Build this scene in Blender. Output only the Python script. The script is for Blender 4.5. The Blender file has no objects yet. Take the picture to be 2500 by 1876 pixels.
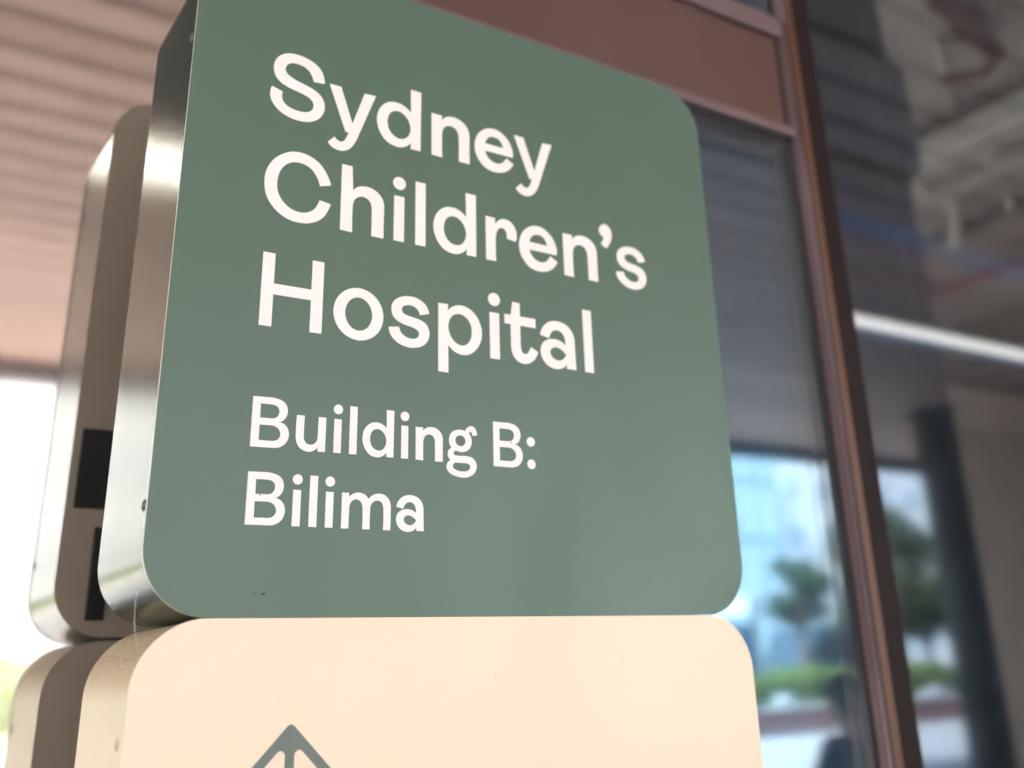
import bpy, bmesh, math, random
from mathutils import Vector, Matrix
R = math.radians
random.seed(7)
sc = bpy.context.scene
COL = sc.collection

# ------------------------------------------------------------------ camera
cam_d = bpy.data.cameras.new('camera')
cam = bpy.data.objects.new('camera', cam_d)
COL.objects.link(cam)
sc.camera = cam
cam_d.sensor_fit = 'HORIZONTAL'
cam_d.sensor_width = 36.0
cam_d.lens = 36.6698
cam_d.shift_x = -0.03085
cam_d.shift_y = -0.12695
cam_d.clip_start = 0.01
cam_d.clip_end = 2000
YAW, PITCH, ROLL = 0.60007654, 0.38029701, -0.03993444
fwd = Vector((math.sin(YAW) * math.cos(PITCH), math.cos(YAW) * math.cos(PITCH), math.sin(PITCH)))
rgt = Vector((math.cos(YAW), -math.sin(YAW), 0))
upv = rgt.cross(fwd)
r2 = rgt * math.cos(ROLL) + upv * math.sin(ROLL)
u2 = upv * math.cos(ROLL) - rgt * math.sin(ROLL)
cam.matrix_world = Matrix(((r2.x, u2.x, -fwd.x, -0.22666), (r2.y, u2.y, -fwd.y, -0.95640),
                           (r2.z, u2.z, -fwd.z, 1.46624), (0, 0, 0, 1)))
cam_d.dof.use_dof = True
cam_d.dof.focus_distance = 1.02
cam_d.dof.aperture_fstop = 2.7

# ------------------------------------------------------------------ world, sun, exposure
SUN_EL, SUN_AZ = 52.0, 280.0          # degrees; azimuth measured clockwise from +y (towards +x)
world = bpy.data.worlds.new('World')
sc.world = world
world.use_nodes = True
wn = world.node_tree.nodes
bg = wn['Background']
sky = wn.new('ShaderNodeTexSky')
sky.sky_type = 'NISHITA'
sky.sun_disc = False
sky.sun_elevation = R(SUN_EL)
sky.sun_rotation = R(SUN_AZ)
sky.air_density = 1.2
sky.dust_density = 5.0
world.node_tree.links.new(sky.outputs[0], bg.inputs[0])
bg.inputs[1].default_value = 0.12
sun_d = bpy.data.lights.new('sun', 'SUN')
sun_d.energy = 3.0
sun_d.angle = R(0.5)
sun_d.color = (1.0, 0.95, 0.87)
sun = bpy.data.objects.new('sun', sun_d)
COL.objects.link(sun)
sdir = Vector((math.sin(R(SUN_AZ)) * math.cos(R(SUN_EL)), math.cos(R(SUN_AZ)) * math.cos(R(SUN_EL)), math.sin(R(SUN_EL))))
sun.rotation_euler = sdir.to_track_quat('Z', 'Y').to_euler()
sun.location = sdir * 60

sc.view_settings.view_transform = 'Standard'
sc.view_settings.look = 'None'
sc.view_settings.exposure = 4.06
sc.view_settings.gamma = 1.0
sc.view_settings.use_curve_mapping = False
sc.cycles.max_bounces = 14
sc.cycles.diffuse_bounces = 5
sc.cycles.glossy_bounces = 8
sc.cycles.transmission_bounces = 8
sc.cycles.transparent_max_bounces = 16
sc.cycles.use_denoising = True
sc.cycles.sample_clamp_indirect = 12.0

# ------------------------------------------------------------------ helpers
def tag(o, label=None, cat=None, group=None, kind=None):
    if label: o['label'] = label
    if cat: o['category'] = cat
    if group: o['group'] = group
    if kind: o['kind'] = kind
    return o

def thing(name, label, cat, loc=(0, 0, 0), group=None):
    o = bpy.data.objects.new(name, None)
    o.empty_display_size = 0.1
    COL.objects.link(o)
    o.location = loc
    return tag(o, label, cat, group)

def link(name, me, mats, parent=None):
    """one mesh object, vertices given in world coordinates; parented keeping its place"""
    o = bpy.data.objects.new(name, me)
    COL.objects.link(o)
    for m in (mats if isinstance(mats, (list, tuple)) else [mats]):
        me.materials.append(m)
    if parent is not None:
        o.parent = parent
        loc = Vector((0, 0, 0))
        p = parent
        while p is not None:
            loc += p.location
            p = p.parent
        for v in me.vertices:
            v.co -= loc
    return o

def done(bm, name, mats, parent=None, smooth=False):
    bmesh.ops.recalc_face_normals(bm, faces=bm.faces)
    me = bpy.data.meshes.new(name)
    bm.to_mesh(me)
    bm.free()
    if smooth:
        me.shade_smooth()
    return link(name, me, mats, parent)

def box(bm, x0, x1, y0, y1, z0, z1, bev=0.0, mi=0):
    vs = [bm.verts.new((x, y, z)) for x in (x0, x1) for y in (y0, y1) for z in (z0, z1)]
    fs = []
    for f in ((0, 1, 3, 2), (4, 6, 7, 5), (0, 4, 5, 1), (2, 3, 7, 6), (0, 2, 6, 4), (1, 5, 7, 3)):
        fs.append(bm.faces.new([vs[i] for i in f]))
    for f in fs:
        f.material_index = mi
    if bev > 0:
        es = {e for f in fs for e in f.edges}
        bmesh.ops.bevel(bm, geom=list(es), offset=bev, segments=2, affect='EDGES', profile=0.5)

def boxobj(name, dims, mat, parent=None, bev=0.0):
    bm = bmesh.new()
    box(bm, *dims, bev=bev)
    return done(bm, name, mat, parent)

def tube(bm, pts, rad, n=10, caps=True):
    pts = [Vector(p) for p in pts]
    rads = rad if isinstance(rad, (list, tuple)) else [rad] * len(pts)
    rings = []
    ref = None
    for i, p in enumerate(pts):
        d = (pts[min(i + 1, len(pts) - 1)] - pts[max(i - 1, 0)]).normalized()
        if ref is None:
            ref = Vector((0, 0, 1)) if abs(d.z) < 0.9 else Vector((1, 0, 0))
        a = d.cross(ref).normalized()
        b = a.cross(d).normalized()
        ref = b
        rings.append([bm.verts.new(p + (a * math.cos(2 * math.pi * k / n) + b * math.sin(2 * math.pi * k / n)) * rads[i]) for k in range(n)])
    for r0, r1 in zip(rings, rings[1:]):
        for k in range(n):
            bm.faces.new((r0[k], r0[(k + 1) % n], r1[(k + 1) % n], r1[k]))
    if caps:
        bm.faces.new(rings[0]); bm.faces.new(rings[-1])

def tubeobj(name, pts, rad, mat, parent=None, n=10):
    bm = bmesh.new()
    tube(bm, pts, rad, n)
    return done(bm, name, mat, parent, smooth=True)

# ------------------------------------------------------------------ materials
def mat(name, col, rough=0.6, metal=0.0, spec=0.5, var=0.0, scale=8.0, bump=0.0, bscale=60.0, emit=0.0, stretch=None):
    m = bpy.data.materials.new(name)
    m.use_nodes = True
    nt = m.node_tree
    b = nt.nodes['Principled BSDF']
    b.inputs['Base Color'].default_value = (*col, 1)
    b.inputs['Roughness'].default_value = rough
    b.inputs['Metallic'].default_value = metal
    b.inputs['Specular IOR Level'].default_value = spec
    if emit:
        b.inputs['Emission Color'].default_value = (*col, 1)
        b.inputs['Emission Strength'].default_value = emit
    tc = nt.nodes.new('ShaderNodeTexCoord')
    src = tc.outputs['Object']
    if stretch:
        mp = nt.nodes.new('ShaderNodeMapping')
        mp.inputs['Scale'].default_value = stretch
        nt.links.new(src, mp.inputs[0])
        src = mp.outputs[0]
    if var:
        n = nt.nodes.new('ShaderNodeTexNoise')
        n.inputs['Scale'].default_value = scale
        n.inputs['Detail'].default_value = 6
        nt.links.new(src, n.inputs['Vector'])
        mr = nt.nodes.new('ShaderNodeMapRange')
        mr.inputs['From Min'].default_value = 0.3
        mr.inputs['From Max'].default_value = 0.7
        mr.inputs['To Min'].default_value = 1 - var
        mr.inputs['To Max'].default_value = 1 + var
        nt.links.new(n.outputs[0], mr.inputs[0])
        mx = nt.nodes.new('ShaderNodeMix')
        mx.data_type = 'RGBA'
        mx.blend_type = 'MULTIPLY'
        mx.inputs[0].default_value = 1
        mx.inputs[6].default_value = (*col, 1)
        nt.links.new(mr.outputs[0], mx.inputs[7])
        nt.links.new(mx.outputs[2], b.inputs['Base Color'])
    if bump:
        n2 = nt.nodes.new('ShaderNodeTexNoise')
        n2.inputs['Scale'].default_value = bscale
        n2.inputs['Detail'].default_value = 4
        nt.links.new(src, n2.inputs['Vector'])
        bp = nt.nodes.new('ShaderNodeBump')
        bp.inputs['Strength'].default_value = bump
        bp.inputs['Distance'].default_value = 0.002
        nt.links.new(n2.outputs[0], bp.inputs['Height'])
        nt.links.new(bp.outputs[0], b.inputs['Normal'])
    return m

def specks(m, dens=34.0, rad=0.05, col=(0.05, 0.04, 0.03), keep=0.86, flat=True):
    """sparse little dirt specks of random size on a painted face"""
    nt = m.node_tree
    b = nt.nodes['Principled BSDF']
    tc = nt.nodes.new('ShaderNodeTexCoord')
    v = nt.nodes.new('ShaderNodeTexVoronoi')
    v.inputs['Scale'].default_value = dens
    if flat:                                         # face in the xz plane
        v.voronoi_dimensions = '2D'
        sx = nt.nodes.new('ShaderNodeSeparateXYZ')
        cx = nt.nodes.new('ShaderNodeCombineXYZ')
        nt.links.new(tc.outputs['Object'], sx.inputs[0])
        nt.links.new(sx.outputs[0], cx.inputs[0])
        nt.links.new(sx.outputs[2], cx.inputs[1])
        nt.links.new(cx.outputs[0], v.inputs['Vector'])
    else:
        nt.links.new(tc.outputs['Object'], v.inputs['Vector'])
    sp = nt.nodes.new('ShaderNodeSeparateColor')
    nt.links.new(v.outputs['Color'], sp.inputs[0])
    th = nt.nodes.new('ShaderNodeMapRange')          # random radius, most cells none
    th.inputs['From Min'].default_value = keep
    th.inputs['From Max'].default_value = 1.0
    th.inputs['To Min'].default_value = 0.0
    th.inputs['To Max'].default_value = rad
    nt.links.new(sp.outputs[0], th.inputs[0])
    lt = nt.nodes.new('ShaderNodeMath')
    lt.operation = 'LESS_THAN'
    nt.links.new(v.outputs['Distance'], lt.inputs[0])
    nt.links.new(th.outputs[0], lt.inputs[1])
    mx = nt.nodes.new('ShaderNodeMix')
    mx.data_type = 'RGBA'
    nt.links.new(lt.outputs[0], mx.inputs[0])
    ln = [l for l in nt.links if l.to_socket == b.inputs['Base Color']]
    if ln:
        nt.links.new(ln[0].from_socket, mx.inputs[6])
    else:
        mx.inputs[6].default_value = b.inputs['Base Color'].default_value
    mx.inputs[7].default_value = (*col, 1)
    nt.links.new(mx.outputs[2], b.inputs['Base Color'])
    return m

def glass(name, refl, tint_r, tint_t, back=None, fres=0.35, rough=0.042):
    """coated pane: mirror coat over a tinted see-through (or an opaque backing)"""
    m = bpy.data.materials.new(name)
    m.use_nodes = True
    nt = m.node_tree
    nt.nodes.remove(nt.nodes['Principled BSDF'])
    out = nt.nodes['Material Output']
    gl = nt.nodes.new('ShaderNodeBsdfGlossy')
    gl.inputs['Color'].default_value = (*tint_r, 1)
    gl.inputs['Roughness'].default_value = rough
    if back:
        tr = nt.nodes.new('ShaderNodeBsdfDiffuse')
        tr.inputs['Color'].default_value = (*back, 1)
    else:
        tr = nt.nodes.new('ShaderNodeBsdfTransparent')
        tr.inputs['Color'].default_value = (*tint_t, 1)
    fr = nt.nodes.new('ShaderNodeFresnel')
    fr.inputs['IOR'].default_value = 1.5
    ma = nt.nodes.new('ShaderNodeMath')
    ma.operation = 'MULTIPLY_ADD'
    ma.use_clamp = True
    ma.inputs[1].default_value = fres
    ma.inputs[2].default_value = refl
    nt.links.new(fr.outputs[0], ma.inputs[0])
    mx = nt.nodes.new('ShaderNodeMixShader')
    nt.links.new(ma.outputs[0], mx.inputs[0])
    nt.links.new(tr.outputs[0], mx.inputs[1])
    nt.links.new(gl.outputs[0], mx.inputs[2])
    nt.links.new(mx.outputs[0], out.inputs[0])
    return m

M = {}
M['green'] = specks(mat('sign green paint', (0.080, 0.138, 0.106), 0.36, 0, 0.5, 0.03, 3.0, 0.03, 300), 32, 0.030, (0.045, 0.06, 0.05), 0.90)
M['cream'] = specks(mat('sign cream paint', (0.80, 0.68, 0.54), 0.42, 0, 0.45, 0.015, 4.0, 0.03, 300), 38, 0.026, (0.22, 0.17, 0.12), 0.89)
M['letter'] = specks(mat('white vinyl', (0.86, 0.82, 0.82), 0.4, 0, 0.4, 0.01, 6.0), 40, 0.05, (0.3, 0.26, 0.26), 0.93)
M['arrow'] = mat('grey vinyl', (0.135, 0.165, 0.150), 0.4, 0, 0.4, 0.02, 6.0)
M['metal'] = mat('green-grey metal band', (0.130, 0.185, 0.150), 0.13, 1.0, 0.5, 0.06, 5.0, 0.10, 120, stretch=(1, 6, 0.6))
M['edge'] = mat('bare panel edge', (0.72, 0.72, 0.68), 0.35, 0.3)
M['gap'] = mat('dark seam', (0.02, 0.022, 0.02), 0.8)
M['back'] = mat('sign back sheet', (0.66, 0.60, 0.52), 0.5, 0.2, 0.5, 0.05, 3)
M['black'] = mat('black hatch', (0.006, 0.006, 0.008), 0.5)
M['screw'] = mat('screw steel', (0.16, 0.17, 0.17), 0.35, 0.9)
M['creamscrew'] = mat('cream screw', (0.62, 0.50, 0.34), 0.4, 0.2)
M['frame'] = mat('mauve frame', (0.20, 0.135, 0.145), 0.42, 0.35, 0.5, 0.04, 10)
M['mullion'] = mat('bronze mullion', (0.13, 0.060, 0.040), 0.42, 0.35, 0.5, 0.05, 10)
M['darkframe'] = mat('dark brown frame', (0.020, 0.010, 0.011), 0.55, 0.0, 0.15, 0.05, 10)
M['gasket'] = mat('black gasket', (0.012, 0.011, 0.014), 0.6)
M['spandrel'] = mat('brown spandrel', (0.115, 0.062, 0.056), 0.40, 0.1, 0.5, 0.06, 2.5)
M['mirror'] = glass('mirror coated glass', 0.62, (1.0, 0.955, 0.92), None, back=(0.03, 0.03, 0.035), fres=0.3, rough=0.052)
M['pane'] = glass('blue tinted glass', 0.06, (0.70, 0.86, 0.98), (0.74, 0.77, 0.78), fres=0.75)
M['clear'] = glass('clear glass', 0.0, (0.70, 0.84, 1.0), (0.58, 0.57, 0.55), fres=0.65)

def smudge(m, r0, r1, sc=5.0):
    """faint wiped streaks: the gloss varies over the face"""
    nt = m.node_tree
    b = nt.nodes['Principled BSDF']
    tc = nt.nodes.new('ShaderNodeTexCoord')
    mp = nt.nodes.new('ShaderNodeMapping')
    mp.inputs['Scale'].default_value = (1.0, 1.0, 0.45)
    mp.inputs['Rotation'].default_value = (0, 0.5, 0)
    n = nt.nodes.new('ShaderNodeTexNoise')
    n.inputs['Scale'].default_value = sc
    n.inputs['Detail'].default_value = 7
    n.inputs['Distortion'].default_value = 0.6
    mr = nt.nodes.new('ShaderNodeMapRange')
    mr.inputs['From Min'].default_value = 0.3
    mr.inputs['From Max'].default_value = 0.7
    mr.inputs['To Min'].default_value = r0
    mr.inputs['To Max'].default_value = r1
    nt.links.new(tc.outputs['Object'], mp.inputs[0]); nt.links.new(mp.outputs[0], n.inputs['Vector'])
    nt.links.new(n.outputs[0], mr.inputs[0]); nt.links.new(mr.outputs[0], b.inputs['Roughness'])
smudge(M['green'], 0.33, 0.46)
smudge(M['cream'], 0.32, 0.52)
smudge(M['metal'], 0.10, 0.18, 9.0)
smudge(M['spandrel'], 0.28, 0.5)
smudge(M['back'], 0.35, 0.6)
M['slotglass'] = glass('dark blue rooflight glass', 0.05, (0.8, 0.9, 1.0), (0.42, 0.37, 0.35), fres=0.5)

# ------------------------------------------------------------------ glazed facade
G = 0.28677
fac = thing('glazed_facade', 'bronze framed glazed facade with brown spandrel panel behind the sign', 'facade', (1.0, G, 0))
ML = [-2.24, -0.64, 0.300, 1.2375, 2.48, 3.70, 4.96, 6.16, 7.36, 8.56, 9.76]      # mullion left edges
MW = 0.0200
SP0, SP1 = 2.446, 2.657                                  # spandrel height
TOP = 6.6
for i, x in enumerate(ML):
    bm = bmesh.new()
    box(bm, x, x + MW, G - 0.027, G + 0.010, 0.02, TOP, 0.0015)
    done(bm, 'mullion', M['mullion'], fac)
    bm = bmesh.new()
    box(bm, x + 0.001, x + MW - 0.001, G + 0.0125, G + 0.06, 0.02, TOP)
    box(bm, x - 0.0012, x - 0.0005, G - 0.0262, G - 0.0222, 0.02, TOP)
    box(bm, x + MW - 0.0004, x + MW + 0.0012, G - 0.024, G - 0.007, 0.02, TOP)
    done(bm, 'thermal_break', M['gasket'], fac)
    bm = bmesh.new()
    box(bm, x - 0.0008, x + 0.0005, G - 0.0215, G - 0.004, 0.02, TOP)      # mauve inner cheek on the left side
    box(bm, x - 0.0065, x - 0.0005, G - 0.012, G + 0.012, 0.02, TOP)
    done(bm, 'cover_strip', M['frame'], fac)
for i, (a, b) in enumerate(zip(ML, ML[1:])):
    x0, x1 = a + MW, b - 0.0065
    sp = i in (1, 2)                                         # bays with the spandrel panel
    fl = 0.004 if i in (1, 2) else 0.074                   # frame leg width
    fm = M['frame'] if i in (1, 2) else M['darkframe']
    segs = [(0.06, SP0 - 0.019), (SP1 + 0.044, TOP)] if sp else [(0.06, TOP)]
    for (z0, z1) in segs:
        pm = M['mirror'] if i <= 1 else M['pane'] if i == 2 else M['clear']
        boxobj('glass_pane', (x0, x1, G, G + 0.012, z0, z1), pm, fac)
    bm = bmesh.new()
    box(bm, x0, x0 + fl, G - 0.006, G - 0.0004, 0.06, TOP)
    box(bm, x1 - fl, x1, G - 0.006, G - 0.0004, 0.06, TOP)
    done(bm, 'frame', fm, fac)
    bm = bmesh.new()
    box(bm, x1 - fl - 0.010, x1 - fl, G - 0.0045, G - 0.0003, 0.06, TOP)
    done(bm, 'gasket', M['gasket'], fac)
    if sp:
        boxobj('spandrel_panel', (x0, x1, G - 0.003, G + 0.02, SP0, SP1), M['spandrel'], fac)
        bm = bmesh.new()
        box(bm, x0, x1, G - 0.018, G + 0.02, SP0 - 0.019, SP0, 0.002)
        done(bm, 'transom', M['frame'], fac)
        bm = bmesh.new()
        box(bm, x0, x1, G - 0.018, G + 0.02, SP1, SP1 + 0.044, 0.002)
        done(bm, 'transom', M['frame'], fac)
        bm = bmesh.new()
        box(bm, x0, x1, G - 0.0045, G - 0.0003, SP0 - 0.029, SP0 - 0.019)
        box(bm, x0, x1, G - 0.0045, G - 0.0003, SP1 + 0.044, SP1 + 0.054)
        done(bm, 'gasket', M['gasket'], fac)
boxobj('sill', (-15, 40, G - 0.03, G + 0.09, 0.0, 0.06), M['darkframe'], fac, 0.003)
boxobj('head_beam', (-15, 40, G + 0.09, G + 0.4, TOP - 0.1, TOP + 0.3), M['darkframe'], fac)
boxobj('side_wall', (-15, ML[0] - 0.01, G, G + 0.3, 0.06, TOP), M['spandrel'], fac)
boxobj('side_wall', (ML[-1] + MW, 40, G, G + 0.3, 0.06, TOP), M['spandrel'], fac)

# ------------------------------------------------------------------ interior seen through the glass
m_floor = mat('interior vinyl floor', (0.42, 0.40, 0.36), 0.35, var=0.05, scale=2)
m_conc = mat('concrete ceiling', (0.30, 0.285, 0.265), 0.8, var=0.12, scale=1.2, bump=0.2)
m_wall = mat('warm grey wall', (0.50, 0.46, 0.41), 0.7, var=0.04, scale=1)
m_dark = mat('dark lining wall', (0.045, 0.045, 0.05), 0.6, var=0.1, scale=2)
m_brown = mat('brown bulkhead', (0.050, 0.035, 0.026), 0.5, var=0.1, scale=2)
m_duct = mat('galvanised duct', (0.50, 0.49, 0.47), 0.45, 0.4, var=0.08, scale=4)
m_white = mat('white conduit', (0.80, 0.77, 0.71), 0.5)
m_red = mat('red sprinkler pipe', (0.22, 0.03, 0.035), 0.45)
m_dred = mat('dark red steel', (0.075, 0.022, 0.018), 0.45)
tag(boxobj('interior_floor', (-2.3, 26, G + 0.09, 12, -0.02, 0.02), m_floor), kind='structure')
bm = bmesh.new()                                        # ceiling with unseen openings added to let daylight brighten the room
for q in ((-2.3, 26, G + 0.41, 0.78), (-2.3, 4.0, 0.78, 2.05), (24.5, 26, 0.78, 2.05), (-2.3, 26, 2.05, 3.6), (-2.3, -0.5, 3.6, 10.2), (5.0, 26, 3.6, 10.2), (-2.3, 26, 10.2, 12)):
    box(bm, *q, 6.02, 6.3)
tag(done(bm, 'interior_ceiling', m_conc), kind='structure')
tag(boxobj('interior_back_wall', (-2.3, 26, 10.7, 11.0, 0.02, 6.02), m_wall), kind='structure')
tag(boxobj('interior_side_wall', (25.0, 25.3, G + 0.41, 10.7, 0.02, 6.02), m_wall), kind='structure')
bm = bmesh.new()
box(bm, -2.3, 5.42, 2.9, 3.05, 0.02, 6.02)
part = done(bm, 'partition_wall', m_dark)
tag(part, 'dark partition wall standing inside behind the right-hand window', 'wall')
bm = bmesh.new(); box(bm, -2.3, 5.435, 2.80, 2.9, 4.45, 5.27)
done(bm, 'bulkhead', m_brown, part)
bm = bmesh.new(); box(bm, -2.3, 5.43, 2.86, 2.9, 3.62, 3.70)
done(bm, 'wall_rail', m_brown, part)

low = boxobj('screen_wall', (5.5, 25.0, 6.0, 6.15, 0.02, 4.28), m_wall)
tag(low, 'pale beige screen wall inside, at the lower right beyond the pendant light', 'wall')
lt = thing('linear_light', 'lit white linear pendant light hanging inside the right-hand window', 'lamp', (5.4, 2.4, 3.09))
m_led = mat('lit diffuser', (1.0, 0.97, 0.90), 0.5, emit=0.26)
boxobj('housing', (3.885, 7.0, 2.375, 2.425, 3.116, 3.132), m_white, lt, 0.003)
boxobj('diffuser', (3.900, 6.985, 2.372, 2.428, 3.071, 3.116), m_led, lt, 0.008)
boxobj('end_cap', (3.885, 3.900, 2.372, 2.428, 3.071, 3.116), mat('pinkish end cap', (0.75, 0.5, 0.42), 0.5), lt)
for x in (4.5, 6.9):
    tubeobj('suspension_cable', [(x, 2.4, 3.137), (x, 2.4, 6.02)], 0.0025, m_duct, lt, 6)

def duct(name, lab, cat, x, z, w, h, y0, y1, material, grp=None):
    t = thing(name, lab, cat, (x, (y0 + y1) / 2, z), grp)
    boxobj('duct_body', (x - w / 2, x + w / 2, y0, y1, z - h / 2, z + h / 2), material, t, 0.02)
    for k in range(3):
        y = y0 + 0.4 + k * (y1 - y0 - 0.8) / 2
        bm = bmesh.new()
        box(bm, x - w / 2 - 0.02, x + w / 2 + 0.02, y - 0.02, y + 0.02, z - h / 2 - 0.02, z + h / 2 + 0.02, 0.005)
        done(bm, 'flange', material, t)
    for sx in (-1, 1):
        tubeobj('hanger_rod', [(x + sx * (w / 2 + 0.03), (y0 + y1) / 2, z - h / 2), (x + sx * (w / 2 + 0.03), (y0 + y1) / 2, 6.02)], 0.008, m_duct, t, 6)
duct('air_duct', 'broad pale grey air duct, nearest of the ducts under the interior ceiling', 'duct', 7.62, 5.72, 0.36, 0.24, 2.2, 9.8, m_duct, 'air ducts under the interior ceiling')
duct('air_duct', 'narrow grey air duct running beside the broad pale one', 'duct', 8.45, 5.80, 0.22, 0.20, 2.2, 9.8, m_duct, 'air ducts under the interior ceiling')
duct('air_duct', 'brownish grey air duct between the red pipe and the white conduit', 'duct', 9.95, 5.72, 0.36, 0.28, 2.2, 9.8, mat('brownish duct', (0.30, 0.26, 0.22), 0.5, 0.3, var=0.1), 'air ducts under the interior ceiling')
tag(boxobj('ceiling_beam', (13.2, 13.7, 1.5, 10.7, 5.45, 6.019), mat('olive beam', (0.13, 0.14, 0.115), 0.7, var=0.1)),
    'deep olive grey beam across the interior ceiling above the beige wall', 'beam')
t = thing('sprinkler_pipe', 'long thin red pipe below the interior ceiling', 'pipe', (11.22, 6, 5.85))
tubeobj('pipe', [(11.22, 2.2, 5.85), (11.22, 9.9, 5.85)], 0.05, m_red, t)
for y in (3.5, 5.5, 7.5):
    tubeobj('drop', [(11.22, y, 5.85), (11.22, y, 5.62)], 0.025, m_red, t, 8)
    tubeobj('hanger', [(11.22, y + 0.3, 5.86), (11.22, y + 0.3, 6.02)], 0.012, m_duct, t, 6)
t = thing('valve_assembly', 'dark red valve and bent pipe hanging from the ceiling at upper right', 'pipe', (6.75, 2.7, 5.9))
tubeobj('pipe', [(5.85, 2.71, 5.93), (6.30, 2.75, 5.90), (6.68, 2.79, 5.80), (6.74, 2.95, 5.72), (6.52, 3.2, 5.70)], [0.08, 0.085, 0.08, 0.055, 0.045], m_dred, t)
tubeobj('flange', [(6.26, 2.745, 5.905), (6.34, 2.752, 5.897)], 0.125, m_dred, t, 16)
tubeobj('handwheel', [(6.08, 2.73, 6.0), (6.08, 2.73, 5.70)], 0.03, mat('copper orange', (0.16, 0.07, 0.03), 0.4), t, 8)
tubeobj('hanger', [(6.68, 2.79, 5.84), (6.68, 2.79, 6.02)], 0.012, m_duct, t, 6)

def conduit(lab, pts, r, material=None):
    pts = [(p[0] * 0.953, p[1] + 0.08, p[2]) for p in pts]
    t = thing('conduit', lab, 'conduit', pts[0], 'pale conduits hung below the interior ceiling')
    tubeobj('tube', pts, r, material or m_white, t, 10)
    tubeobj('fixing', [Vector(pts[0]) + Vector((0, 0, 0.0)), (pts[0][0], pts[0][1], 6.02)], r * 0.5, m_duct, t, 6)
conduit('curved white conduit looping down below the broad duct', [(8.25, 3.80, 5.98), (8.45, 3.82, 5.90), (8.75, 3.95, 5.84), (9.05, 4.05, 5.86), (9.3, 4.12, 5.9)], 0.055)
conduit('short white conduit stub beside the dark wall edge', [(7.80, 4.20, 5.97), (7.98, 4.20, 5.95), (8.15, 4.2, 5.95)], 0.05)
conduit('curved white conduit hugging the dark wall edge', [(8.38, 4.60, 5.98), (8.52, 4.64, 5.90), (8.75, 4.72, 5.84), (9.0, 4.80, 5.84)], 0.05)
conduit('pale grey conduit dropping in front of the brownish duct', [(9.45, 4.86, 5.97), (9.9, 5.1, 5.86), (10.4, 5.5, 5.72), (10.7, 5.7, 5.62)], 0.045)
conduit('pale grey conduit right of the dropping one', [(10.2, 4.6, 5.97), (10.6, 4.85, 5.86), (11.0, 5.1, 5.75)], 0.045)
conduit('thin dark grey conduit under the upper ceiling', [(6.70, 3.00, 5.97), (7.3, 3.35, 5.93), (8.0, 3.76, 5.97)], 0.03, m_duct)
conduit('knobbly white conduit at the right edge of the window', [(10.5, 4.15, 5.97), (10.7, 4.1, 5.82), (10.9, 4.05, 5.76), (11.2, 3.98, 5.86)], 0.075)

# ------------------------------------------------------------------ canopy over the forecourt
m_soff = mat('terracotta soffit board', (0.65, 0.445, 0.365), 0.55, 0, 0.4, 0.05, 3, stretch=(0.3, 4, 4))
_nt = m_soff.node_tree                                    # every board its own tone
_b = _nt.nodes['Principled BSDF']
_src = [l for l in _nt.links if l.to_socket == _b.inputs['Base Color']][0].from_socket
_gi = _nt.nodes.new('ShaderNodeNewGeometry')
_mr = _nt.nodes.new('ShaderNodeMapRange')
_mr.inputs['To Min'].default_value = 0.86
_mr.inputs['To Max'].default_value = 1.1
_mx = _nt.nodes.new('ShaderNodeMix'); _mx.data_type = 'RGBA'; _mx.blend_type = 'MULTIPLY'; _mx.inputs[0].default_value = 1
_nt.links.new(_gi.outputs['Random Per Island'], _mr.inputs[0])
_nt.links.new(_src, _mx.inputs[6]); _nt.links.new(_mr.outputs[0], _mx.inputs[7])
_nt.links.new(_mx.outputs[2], _b.inputs['Base Color'])
m_slot = mat('dark soffit slot', (0.20, 0.125, 0.11), 0.8)
m_fas = mat('dark brown fascia', (0.085, 0.05, 0.045), 0.5, 0.2, var=0.06)
can = thing('canopy', 'deep entrance canopy with terracotta slatted soffit and dark fascia', 'canopy', (10, -4.4, 4.33))
SOF = 4.33
SLOT0, SLOT1 = -2.98, -2.72                             # glazed slot in the canopy
bm = bmesh.new()
y = -0.3775
PITCH_S = 0.300
rs = random.Random(3)
while y > -8.95:
    x = -15.0 - rs.uniform(0, 2)
    while x < 40:
        L = rs.uniform(2.6, 3.9)
        if SLOT0 - 0.2 < y - 0.12 < SLOT1 + 0.1 and x > 3.4:
            x += L
            continue
        dz = rs.uniform(0, 0.0025)
        box(bm, x, x + L - 0.006, y - PITCH_S + 0.055, y, SOF + dz, SOF + dz + 0.03, 0.004)
        x += L
    y -= PITCH_S
done(bm, 'soffit', m_soff, can)
bm = bmesh.new()
for q in ((-15, 40, -9.0, SLOT0 - 0.75), (-15, 3.0, SLOT0 - 0.75, SLOT1 + 0.1), (-15, 40, SLOT1 + 0.1, G - 0.04)):
    box(bm, *q, SOF + 0.10, SOF + 0.45)
done(bm, 'roof_slab', m_slot, can)
boxobj('rooflight_pane', (3.0, 40, SLOT0 - 0.8, SLOT1 + 0.15, SOF + 0.451, SOF + 0.47), M['slotglass'], can)
boxobj('fascia', (-15, 40, -9.10, -9.0, 4.155, SOF + 0.6), m_fas, can, 0.006)
boxobj('soffit_edge_trim', (-15, 40, -9.0, -8.93, 4.22, SOF + 0.1), m_fas, can)
boxobj('added_dark_panel', (-1.6, -0.34, -3.72, -0.36, SOF - 0.012, SOF - 0.002), mat('dark green added panel', (0.05, 0.06, 0.045), 0.6, var=0.1), can)  # added out of view so the sign's metal casing reflects something dark
dl = thing('soffit_light', 'square lit downlight set flush in the slatted canopy soffit', 'lamp', (-0.98, -4.25, SOF - 0.01))
boxobj('trim', (-1.32, -0.62, -4.48, -4.02, SOF - 0.012, SOF - 0.001), m_white, dl, 0.003)
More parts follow.
